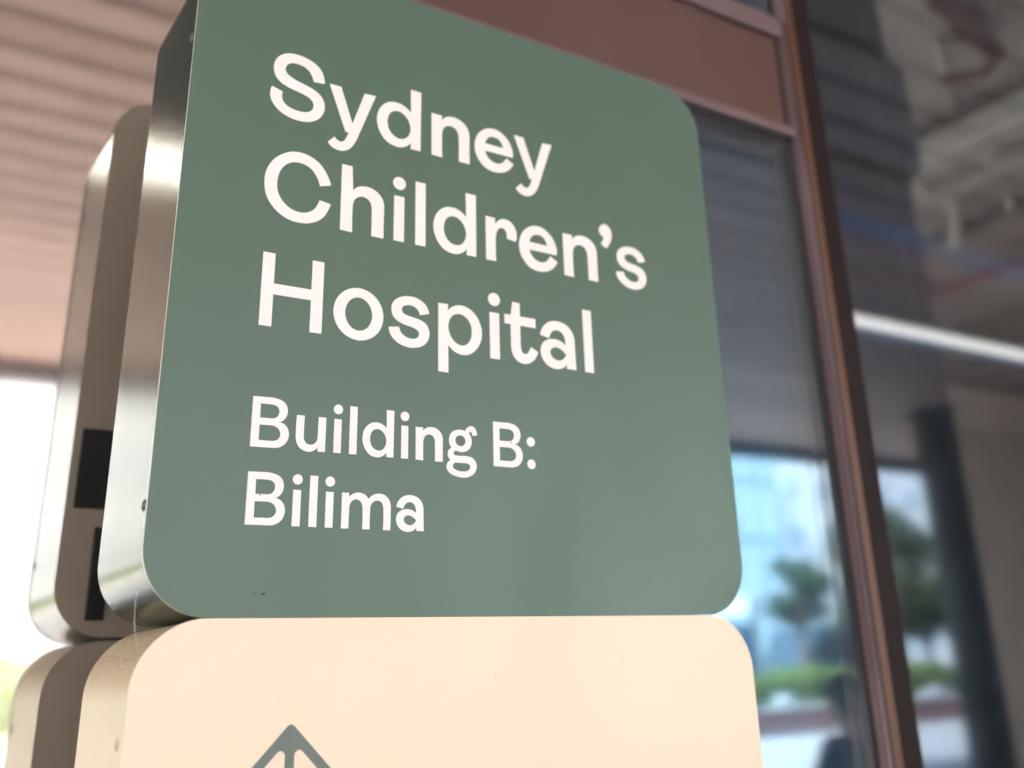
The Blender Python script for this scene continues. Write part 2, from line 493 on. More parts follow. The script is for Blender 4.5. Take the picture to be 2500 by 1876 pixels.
boxobj('diffuser', (-1.29, -0.65, -4.45, -4.05, SOF - 0.016, SOF - 0.0122), mat('lit downlight', (1.0, 0.93, 0.86), 0.5, emit=0.9), dl)

m_col = mat('dark green column paint', (0.085, 0.105, 0.090), 0.45, 0, 0.5, 0.08, 2)
ct = thing('canopy_column', 'dark green round column carrying the canopy', 'column', (11.12, -6.47, 0))
tubeobj('shaft', [(11.12, -6.47, 0.12), (11.12, -6.47, SOF - 0.06)], 0.285, m_col, ct, 40)
tubeobj('base_collar', [(11.12, -6.47, 0.004), (11.12, -6.47, 0.12)], 0.335, m_col, ct, 40)
tubeobj('head_collar', [(11.12, -6.47, SOF - 0.06), (11.12, -6.47, SOF - 0.001)], 0.34, m_col, ct, 40)
bw = thing('blade_wall', 'grey rendered wall standing under the canopy beyond the dark column', 'wall', (18, -7.2, 0))
boxobj('wall', (11.9, 26, -7.35, -7.1, 0.004, SOF - 0.001), mat('grey render', (0.30, 0.285, 0.26), 0.8, var=0.08, scale=2, bump=0.3), bw)
boxobj('skirting', (11.9, 26, -7.1, -7.085, 0.006, 0.14), m_fas, bw)

# ------------------------------------------------------------------ ground
def sheet(name, x0, x1, y0, y1, z, material):
    bm = bmesh.new()
    bm.faces.new([bm.verts.new(p) for p in ((x0, y0, z), (x1, y0, z), (x1, y1, z), (x0, y1, z))])
    return tag(done(bm, name, material), kind='structure')
sheet('ground', -700, 700, -900, 300, -0.03, mat('far ground', (0.16, 0.17, 0.12), 0.9, var=0.2, scale=0.02))

def paving_mat():
    m = mat('pale stone paving', (0.52, 0.50, 0.475), 0.55, 0, 0.4)
    nt = m.node_tree
    b = nt.nodes['Principled BSDF']
    tc = nt.nodes.new('ShaderNodeTexCoord')
    br = nt.nodes.new('ShaderNodeTexBrick')
    br.inputs['Scale'].default_value = 1.0
    br.inputs['Brick Width'].default_value = 0.6
    br.inputs['Row Height'].default_value = 0.3
    br.inputs['Mortar Size'].default_value = 0.004
    br.inputs['Color1'].default_value = (0.28, 0.285, 0.285, 1)
    br.inputs['Color2'].default_value = (0.245, 0.245, 0.24, 1)
    br.inputs['Mortar'].default_value = (0.22, 0.21, 0.2, 1)
    nt.links.new(tc.outputs['Object'], br.inputs[0])
    nt.links.new(br.outputs[0], b.inputs['Base Color'])
    return m
sheet('pavement', -60, 90, -15.95, G, 0.002, paving_mat())
m_lawn = mat('lawn soil', (0.07, 0.105, 0.03), 0.9, var=0.3, scale=3)
sheet('lawn', -60, 110, -19.6, -15.95, 0.0, m_lawn)
sheet('footpath', -120, 200, -22.0, -19.6, 0.004, mat('concrete footpath', (0.42, 0.41, 0.39), 0.8, var=0.08, scale=1))
tag(boxobj('kerb', (-120, 200, -22.16, -22.0, -0.11, 0.006), mat('kerb stone', (0.36, 0.35, 0.33), 0.8, var=0.1)), kind='structure')
sheet('road', -200, 300, -29.5, -22.16, -0.012, mat('asphalt', (0.055, 0.055, 0.058), 0.85, var=0.15, scale=2, bump=0.4))
bm = bmesh.new()
x = -60
while x < 120:
    bm.faces.new([bm.verts.new(p) for p in ((x, -25.8, -0.008), (x + 3, -25.8, -0.008), (x + 3, -25.68, -0.008), (x, -25.68, -0.008))])
    x += 9
tag(done(bm, 'road_marking', mat('road paint', (0.75, 0.75, 0.72), 0.7)), kind='structure')
sheet('far_footpath', -120, 200, -33.0, -29.5, 0.003, mat('far footpath', (0.42, 0.41, 0.39), 0.8, var=0.08, scale=1))

# ------------------------------------------------------------------ planter, hedge, shrubs, trees
m_brick = mat('brown brick', (0.17, 0.085, 0.07), 0.8, var=0.2, scale=9, bump=0.4)
m_cap = mat('pale stone cap', (0.50, 0.50, 0.48), 0.6, var=0.06)
pw = thing('planter_wall', 'low brown brick planter wall with a pale stone cap along the forecourt', 'wall', (11, -16.1, 0))
boxobj('brick_wall', (-14, 45, -16.25, -15.97, 0.003, 0.52), m_brick, pw)
boxobj('stone_cap', (-14, 45, -16.28, -15.94, 0.52, 0.575), m_cap, pw, 0.006)
tag(boxobj('soil', (-14, 45, -18.4, -16.25, 0.004, 0.45), mat('planter soil', (0.06, 0.045, 0.03), 0.95, var=0.3, scale=8)), kind='structure')

def leaves(bm, pts, size, mi=0, flat=0.5):
    for p in pts:
        n = Vector((random.gauss(0, 1), random.gauss(0, 1), random.gauss(0, 1) + flat)).normalized()
        a = n.orthogonal().normalized()
        a.rotate(Matrix.Rotation(random.uniform(0, 6.28), 3, n))
        b = n.cross(a)
        s = size * random.uniform(0.6, 1.35)
        q = [p + a * s, p + b * s * 0.45, p - a * s, p - b * s * 0.45]
        f = bm.faces.new([bm.verts.new(v) for v in q])
        f.material_index = mi

def leafmat(name, c1, c2):
    m = mat(name, c1, 0.55, 0, 0.4)
    nt = m.node_tree
    b = nt.nodes['Principled BSDF']
    gi = nt.nodes.new('ShaderNodeNewGeometry')
    mx = nt.nodes.new('ShaderNodeMix'); mx.data_type = 'RGBA'
    mx.inputs[6].default_value = (*c1, 1); mx.inputs[7].default_value = (*c2, 1)
    nt.links.new(gi.outputs['Random Per Island'], mx.inputs[0])
    nt.links.new(mx.outputs[2], b.inputs['Base Color'])
    tl = nt.nodes.new('ShaderNodeBsdfTranslucent')
    nt.links.new(mx.outputs[2], tl.inputs['Color'])
    ms = nt.nodes.new('ShaderNodeMixShader')
    ms.inputs[0].default_value = 0.5
    nt.links.new(b.outputs[0], ms.inputs[1])
    nt.links.new(tl.outputs[0], ms.inputs[2])
    nt.links.new(ms.outputs[0], nt.nodes['Material Output'].inputs[0])
    return m
m_hl = leafmat('bright hedge leaf', (0.13, 0.20, 0.05), (0.24, 0.31, 0.09))
m_dl = leafmat('deep green leaf', (0.030, 0.060, 0.022), (0.075, 0.115, 0.04))
m_ol = leafmat('olive green leaf', (0.05, 0.075, 0.03), (0.11, 0.14, 0.06))
m_bark = mat('bark', (0.10, 0.075, 0.055), 0.9, var=0.25, scale=12, bump=0.6)
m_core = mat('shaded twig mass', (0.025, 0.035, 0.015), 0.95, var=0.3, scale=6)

bm = bmesh.new()
pts = []
for i in range(22000):
    x = random.uniform(6.0, 42.0)
    hgt = 1.20 + 0.09 * math.sin(x * 1.7) + 0.05 * math.sin(x * 4.3 + 1)
    u = random.random()
    if u < 0.55: pts.append(Vector((x, random.uniform(-17.6, -16.4), 0.45 + (hgt - 0.45) * (1 - 0.12 * random.random() ** 2))))
    else: pts.append(Vector((x, -16.4 + random.uniform(-0.15, 0.07), random.uniform(0.47, hgt))))
leaves(bm, pts, 0.07)
hed = done(bm, 'hedge', m_hl)
tag(hed, kind='stuff', label='clipped bright green hedge filling the planter', cat='hedge')
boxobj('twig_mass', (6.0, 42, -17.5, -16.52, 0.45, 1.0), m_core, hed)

def shrub(x, y, r, h, lab, lm, n=1500):
    t = thing('shrub', lab, 'shrub', (x, y, 0.45), 'shrubs in the planter')
    bm = bmesh.new()
    pts = []
    for i in range(n):
        th, ph = random.uniform(0, 6.283), math.acos(random.uniform(-0.5, 1))
        rr = random.uniform(0.75, 1.05) * (1 + 0.16 * math.sin(3 * th + x) + 0.12 * math.sin(5 * ph + y))
        pts.append(Vector((x + r * rr * math.sin(ph) * math.cos(th), y + r * rr * math.sin(ph) * math.sin(th), 0.45 + h * 0.45 + h * 0.55 * rr * math.cos(ph))))
    leaves(bm, pts, 0.075)
    done(bm, 'foliage', lm, t)
    tubeobj('stem', [(x, y, 0.44), (x + 0.03, y, 0.45 + h * 0.6)], [0.04, 0.02], m_bark, t, 8)
    return t
for x, y, r, h, lab, lm in [(-3.6, -17.2, 0.9, 1.3, 'round deep green shrub at the far left end of the planter', m_dl),
                            (-1.8, -17.4, 0.85, 1.6, 'tall bright green shrub next to the round deep green one', m_hl),
                            (-0.1, -17.1, 0.9, 1.3, 'low bright green shrub, third from the left end of the planter', m_hl),
                            (1.8, -17.3, 1.0, 1.75, 'tallest bright green shrub directly opposite the sign', m_hl),
                            (3.6, -17.2, 0.9, 1.4, 'olive green shrub right of the tallest one', m_ol),
                            (5.2, -17.3, 0.8, 1.5, 'deep green shrub beside the clipped hedge', m_dl)]:
    shrub(x, y, r, h, lab, lm)

def tree(name, lab, base, trunk_h, crown_c, crown_r, lm, nl, ls, nblob=9, grp='trees along the lawn'):
    t = thing(name, lab, 'tree', base, grp)
    bx, by, bz = base
    cc = Vector(crown_c)
    bm = bmesh.new()
    mid = Vector((bx + 0.05, by + 0.04, bz + trunk_h * 0.55))
    top = Vector((bx + (cc.x - bx) * 0.6, by + (cc.y - by) * 0.6, bz + trunk_h))
    r0 = 0.035 * trunk_h + 0.05
    tube(bm, [Vector((bx, by, bz - 0.02)), mid, top, cc + Vector((0, 0, crown_r[2] * 0.4))], [r0 * 1.25, r0, r0 * 0.8, r0 * 0.25], 10)
    blobs = []
    for k in range(nblob):
        a = k * 2.4 + random.uniform(-0.4, 0.4)
        e = random.uniform(-0.75, 0.9)
        rr = math.sqrt(max(0.05, 1 - e * e)) * random.uniform(0.55, 0.9)
        p = cc + Vector((crown_r[0] * rr * math.cos(a), crown_r[1] * rr * math.sin(a), crown_r[2] * e * 0.75))
        blobs.append(p)
        tube(bm, [top - Vector((0, 0, 0.1)), (top + p) / 2 + Vector((0, 0, 0.1)), p], [r0 * 0.5, r0 * 0.3, r0 * 0.1], 6, caps=False)
    done(bm, 'trunk', m_bark, t, smooth=True)
    bm = bmesh.new()
    pts = []
    br = min(crown_r) * 0.42
    for k in range(nl):
        c = random.choice(blobs)
        d = Vector((random.gauss(0, 1), random.gauss(0, 1), random.gauss(0, 0.8))).normalized() * (random.random() ** 0.45) * br * random.uniform(0.7, 1.25)
        pts.append(c + d)
    leaves(bm, pts, ls)
    done(bm, 'crown', lm, t)
    return t
tree('street_tree', 'small round-headed street tree standing alone by the footpath', (21.0, -18.5, 0), 2.1, (21.1, -18.5, 3.15), (0.85, 0.8, 1.05), m_dl, 3000, 0.075, 14)
tree('street_tree', 'loose-crowned tree with sky gaps just left of the dark column', (23.7, -17.6, 0), 2.2, (23.5, -17.6, 3.7), (1.5, 1.2, 2.3), m_ol, 4200, 0.085, 22)
tree('street_tree', 'darker tree beside the loose-crowned one, partly behind the column', (25.6, -18.2, 0), 1.8, (25.5, -18.2, 3.2), (1.3, 1.1, 1.9), m_dl, 3400, 0.085, 17)
for x, y, h, lab in [(-14, -36, 6.5, 'broad tree across the road at the far left'), (-2.5, -37.5, 3.2, 'low bushy tree across the road opposite the sign'),
                     (9, -36.5, 3.0, 'low olive tree across the road, right of the bushy one'), (24, -37, 5.0, 'medium tree across the road in front of the blue tower'),
                     (46, -37, 5.2, 'tree across the road far to the right')]:
    tree('roadside_tree', lab, (x, y, 0), h * 0.4, (x, y, h * 0.66), (h * 0.42, h * 0.42, h * 0.34), m_ol if int(x) % 2 else m_dl, 2600, 0.16, 10, 'trees across the road')
bl = bmesh.new()
bmesh.ops.create_icosphere(bl, subdivisions=3, radius=1)
for v in bl.verts:
    v.co = Vector((17.75 + v.co.x * 0.36 + 0.03 * math.sin(v.co.y * 5), -16.11 + v.co.y * 0.15, 0.575 + max(v.co.z, -0.02) * 0.25))
tag(done(bl, 'boulder', mat('pale boulder', (0.22, 0.25, 0.26), 0.6, var=0.06), smooth=True), 'smooth pale rounded stone sitting on the planter wall cap', 'stone')
bl = bmesh.new()
bmesh.ops.create_icosphere(bl, subdivisions=3, radius=1)
for v in bl.verts:
    v.co = Vector((22.8 + v.co.x * 0.5, -16.11 + v.co.y * 0.15, 0.575 + max(v.co.z, -0.02) * 0.2 * (1 + 0.1 * math.sin(v.co.x * 4))))
tag(done(bl, 'boulder', mat('pale long boulder', (0.26, 0.28, 0.30), 0.6, var=0.06), smooth=True), 'long flat pale stone lying on the planter wall cap', 'stone')

# ------------------------------------------------------------------ buildings across the road
def tower(name, lab, x0, x1, y0, y1, h, wall, glassm, nx, nz, px, pz, recess=0.15, z0=0.0):
    """block whose street front (at y1) carries a grid of windows; each window is a recessed pane with a frame"""
    t = thing(name, lab, 'building', ((x0 + x1) / 2, (y0 + y1) / 2, 0))
    boxobj('wall', (x0, x1, y0, y1, z0, h), wall, t)
    boxobj('roof', (x0 - 0.3, x1 + 0.3, y0 - 0.3, y1 + 0.3, h, h + 0.6), wall, t)
    dx, dz = (x1 - x0) / nx, (h - 1.0) / nz
    for i in range(nx):
        for k in range(nz):
            a, b = x0 + i * dx + dx * px, x0 + (i + 1) * dx - dx * px
            c, d = 1.0 + k * dz + dz * pz, 1.0 + (k + 1) * dz - dz * pz
            bm = bmesh.new()
            box(bm, a, b, y1 - 0.02, y1 + 0.06, c, d)
            w = done(bm, 'window', wall, t)
            bm = bmesh.new()
            box(bm, a + 0.08, b - 0.08, y1 + 0.0601, y1 + 0.07, c + 0.08, d - 0.08)
            done(bm, 'pane', glassm, w)
    return t
m_pale = mat('pale render', (0.46, 0.435, 0.43), 0.7, var=0.03, scale=0.3)
m_pale2 = mat('white cladding', (0.80, 0.79, 0.79), 0.6, var=0.03, scale=0.3)
m_cyan = mat('blue glass cladding', (0.36, 0.46, 0.50), 0.25, 0, 0.5, 0.08, 0.2)
m_cyan2 = mat('pale blue glass', (0.46, 0.57, 0.61), 0.2, 0, 0.5, 0.05, 0.2)
m_win = mat('pale window glass', (0.34, 0.37, 0.40), 0.15)
m_winb = mat('grey blue window glass', (0.46, 0.54, 0.62), 0.15)
tower('pale_building', 'long pale rendered building across the road opposite the sign', -30, 30, -58, -42, 15, m_pale, m_win, 10, 4, 0.30, 0.30)
tower('glass_tower', 'light blue glass tower across the road', 53.0, 62.1, -75, -58, 46, m_cyan, m_cyan2, 4, 10, 0.12, 0.08)
tower('white_building', 'tall white clad building beyond the blue glass tower', 78, 118, -100, -78.5, 52, m_pale2, m_winb, 8, 10, 0.28, 0.28)

# ------------------------------------------------------------------ vehicles, shelter, bench, person
def wheel(parent, x, y, r, material, rim):
    bm = bmesh.new()
    tube(bm, [(x, y - 0.1, r - 0.012), (x, y + 0.1, r - 0.012)], r, 24)
    w = done(bm, 'wheel', material, parent, smooth=True)
    for s in (-1, 1):
        bm = bmesh.new()
        tube(bm, [(x, y + s * 0.1, r - 0.012), (x, y + s * 0.108, r - 0.012)], r * 0.62, 16)
        done(bm, 'rim', rim, w)

def vehicle(name, lab, cat, x, y, prof, glassprof, width, body):
    t = thing(name, lab, cat, (x, y, 0))
    bm = bmesh.new()
    a = [bm.verts.new((x + px, y - width / 2, pz)) for px, pz in prof]
    b = [bm.verts.new((x + px, y + width / 2, pz)) for px, pz in prof]
    bm.faces.new(a); bm.faces.new(b)
    for i in range(len(prof)):
        bm.faces.new((a[i], a[(i + 1) % len(prof)], b[(i + 1) % len(prof)], b[i]))
    bmesh.ops.bevel(bm, geom=list(bm.edges), offset=0.05, segments=3, affect='EDGES')
    done(bm, 'body', body, t, smooth=False)
    for g in glassprof:
        bm = bmesh.new()
        for s in (-1, 1):
            yy = y + s * (width / 2 + 0.004)
            bm.faces.new([bm.verts.new((x + px, yy, pz)) for px, pz in g])
        done(bm, 'window', M['gasket'], t)
    tyre = M['gasket']
    xs = [p[0] for p in prof]
    for px in (min(xs) + 0.85, max(xs) - 0.85):
        for s in (-1, 1):
            wheel(t, x + px, y + s * (width / 2 - 0.1), 0.33, tyre, m_duct)
    for px, nm, c in ((min(xs) - 0.005, 'headlight', (0.8, 0.8, 0.75)), (max(xs) + 0.005, 'tail_light', (0.4, 0.02, 0.02))):
        for s in (-1, 1):
            boxobj(nm, (x + px - 0.01, x + px + 0.01, y + s * width * 0.36 - 0.15, y + s * width * 0.36 + 0.15, 0.62, 0.76), mat(nm, c, 0.2), t)
    return t
vehicle('parked_van', 'tall dark blue-grey van parked on the road beyond the lawn', 'van', 28.3, -24.4,
        [(-2.6, 0.35), (2.5, 0.35), (2.55, 2.3), (2.4, 2.5), (-1.3, 2.5), (-1.95, 1.45), (-2.6, 1.2)],
        [[(-1.6, 1.45), (-0.5, 1.45), (-0.5, 2.15), (-1.15, 2.15)], [(-0.3, 1.45), (0.9, 1.45), (0.9, 2.15), (-0.3, 2.15)]], 1.95,
        mat('dark blue-grey van paint', (0.045, 0.075, 0.095), 0.3, 0.3))
sh = thing('bus_shelter', 'white flat-roofed bus shelter beside the footpath', 'shelter', (21.75, -21.0, 0))
boxobj('roof', (20.95, 22.5, -21.7, -20.3, 2.68, 3.16), mat('pale shelter roof', (0.40, 0.48, 0.51), 0.5), sh, 0.03)
boxobj('back_panel', (21.1, 22.4, -21.56, -21.52, 0.3, 2.5), M['pane'], sh)
for x in (21.1, 22.4):
    boxobj('post', (x - 0.05, x + 0.05, -21.6, -21.48, 0.003, 2.68), m_duct, sh)
boxobj('seat', (21.2, 22.3, -21.4, -21.0, 0.42, 0.48), m_duct, sh)

m_timber = mat('timber slat', (0.20, 0.12, 0.07), 0.6, var=0.15, scale=6)
bn = thing('bench', 'timber slatted bench on the forecourt under a seated person', 'bench', (4.6, -2.65, 0))
bm = bmesh.new()
for k in range(5):
    box(bm, 3.9, 5.3, -2.89 + k * 0.095, -2.81 + k * 0.095, 0.434, 0.475, 0.004)
done(bm, 'seat', m_timber, bn)
for x in (4.05, 5.15):
    boxobj('leg', (x - 0.03, x + 0.03, -2.84, -2.49, 0.004, 0.434), M['gasket'], bn, 0.004)

def skin(name, verts, edges, radii, material, parent, sub=2):
    me = bpy.data.meshes.new(name)
    me.from_pydata(verts, edges, [])
    o = bpy.data.objects.new(name, me)
    COL.objects.link(o)
    o.modifiers.new('s', 'SKIN')
    for v, r in zip(me.skin_vertices[0].data, radii):
        v.radius = (r, r) if not isinstance(r, tuple) else r
    me.skin_vertices[0].data[0].use_root = True
    sb = o.modifiers.new('u', 'SUBSURF')
    sb.levels = sub; sb.render_levels = sub
    dg = bpy.context.evaluated_depsgraph_get()
    dg.update()
    m2 = bpy.data.meshes.new_from_object(o.evaluated_get(dg))
    bpy.data.objects.remove(o)
    m2.name = name
    m2.shade_smooth()
    m2.materials.clear()
    return link(name, m2, material, parent)

# seated person, facing the road (-y), leaning slightly forward, hands in the lap
px, py = 4.68, -2.67
per = thing('person', 'person in dark clothing sitting on the timber bench, leaning forward', 'person', (px, py, 0.475))
m_skin = mat('skin', (0.45, 0.28, 0.21), 0.5)
m_jack = mat('dark jacket', (0.022, 0.026, 0.034), 0.8, var=0.2, scale=20)
m_trou = mat('dark trousers', (0.03, 0.03, 0.036), 0.85, var=0.2, scale=20)
m_hair = mat('dark hair', (0.015, 0.012, 0.010), 0.6, var=0.3, scale=40)
V, E_, RR = [], [], []
def jv(p, r, prev=None):
    V.append((px + p[0] * 1.16, py + p[1] * 1.06, p[2] * 1.105)); RR.append(r)
    if prev is not None: E_.append((prev, len(V) - 1))
    return len(V) - 1
pel = jv((0, 0, 0.53), 0.115)
wst = jv((0, -0.03, 0.68), 0.105, pel)
chs = jv((0, -0.08, 0.86), 0.12, wst)
nk0 = jv((0, -0.11, 0.98), 0.055, chs)
nk1 = jv((0, -0.135, 1.03), 0.05, nk0)
hd0 = jv((0, -0.155, 1.08), 0.078, nk1)
hd1 = jv((0, -0.165, 1.15), 0.088, hd0)
hd2 = jv((0, -0.160, 1.21), 0.06, hd1)
nose = jv((0, -0.262, 1.115), 0.012, hd0)
for s in (-1, 1):
    sh_ = jv((s * 0.17, -0.09, 0.94), 0.06, chs)
    el = jv((s * 0.23, -0.16, 0.69), 0.045, sh_)
    wr = jv((s * 0.10, -0.36, 0.60), 0.030, el)
    hp = jv((s * 0.05, -0.43, 0.59), 0.034, wr)
    for f in range(4):
        f1 = jv((s * (0.035 - f * 0.016) + s * 0.02, -0.50 - 0.004 * (f % 2), 0.585 - 0.004 * f), 0.009, hp)
        jv((s * (0.03 - f * 0.016) + s * 0.01, -0.535, 0.565 - 0.004 * f), 0.0075, f1)
    th_ = jv((s * 0.02, -0.44, 0.625), 0.010, hp)
    hipj = jv((s * 0.095, -0.05, 0.51), 0.095, pel)
    kn = jv((s * 0.13, -0.47, 0.52), 0.062, hipj)
    an = jv((s * 0.12, -0.47, 0.09), 0.040, kn)
    jv((s * 0.13, -0.62, 0.035), 0.032, an)
body = skin('body', V, E_, RR, m_skin, per)
def garment(name, chains, material):
    V2, E2, R2 = [], [], []
    for ch in chains:
        prev = None
        for item in ch:
            if isinstance(item, int):
                prev = item; continue
            p, r = item
            V2.append((px + p[0] * 1.16, py + p[1] * 1.06, p[2] * 1.105)); R2.append(r)
            if prev is not None: E2.append((prev, len(V2) - 1))
            prev = len(V2) - 1
    return skin(name, V2, E2, R2, material, per)
garment('jacket', [[((0, 0.0, 0.56), 0.135), ((0, -0.03, 0.68), 0.128), ((0, -0.08, 0.86), 0.142), ((0, -0.105, 0.965), 0.085)],
                   [2, ((0.175, -0.09, 0.945), 0.078), ((0.235, -0.16, 0.69), 0.060), ((0.115, -0.345, 0.605), 0.044)],
                   [2, ((-0.175, -0.09, 0.945), 0.078), ((-0.235, -0.16, 0.69), 0.060), ((-0.115, -0.345, 0.605), 0.044)]], m_jack)
garment('trousers', [[((0, 0, 0.535), 0.125)],
                     [0, ((0.098, -0.05, 0.515), 0.105), ((0.13, -0.47, 0.52), 0.074), ((0.12, -0.47, 0.11), 0.055)],
                     [0, ((-0.098, -0.05, 0.515), 0.105), ((-0.13, -0.47, 0.52), 0.074), ((-0.12, -0.47, 0.11), 0.055)]], m_trou)
garment('shoe', [[((0.12, -0.45, 0.05), 0.046), ((0.128, -0.54, 0.043), 0.046), ((0.132, -0.66, 0.036), 0.034)]], M['gasket'])
garment('shoe', [[((-0.12, -0.45, 0.05), 0.046), ((-0.128, -0.54, 0.043), 0.046), ((-0.132, -0.66, 0.036), 0.034)]], M['gasket'])
bm = bmesh.new()
bmesh.ops.create_icosphere(bm, subdivisions=3, radius=1)
for v in list(bm.verts):
    if v.co.z < -0.15 and v.co.y < 0.1 or (v.co.y < -0.55 and v.co.z < 0.45):
        bm.verts.remove(v)
for v in bm.verts:
    v.co = Vector((px + v.co.x * 0.098, py - 0.154 + v.co.y * 0.118, 1.276 + v.co.z * 0.124))
done(bm, 'hair', m_hair, per, smooth=True)
for s in (-1, 1):
    bm = bmesh.new()
    bmesh.ops.create_icosphere(bm, subdivisions=2, radius=1)
    for v in bm.verts:
        v.co = Vector((px + s * 0.032 + v.co.x * 0.013, py - 0.258 + v.co.y * 0.008, 1.265 + v.co.z * 0.008))
    done(bm, 'eye', M['gasket'], per, smooth=True)
bm = bmesh.new(); box(bm, px - 0.024, px + 0.024, py - 0.256, py - 0.240, 1.178, 1.187, 0.003)
done(bm, 'mouth', mat('lips', (0.35, 0.15, 0.13), 0.5), per)

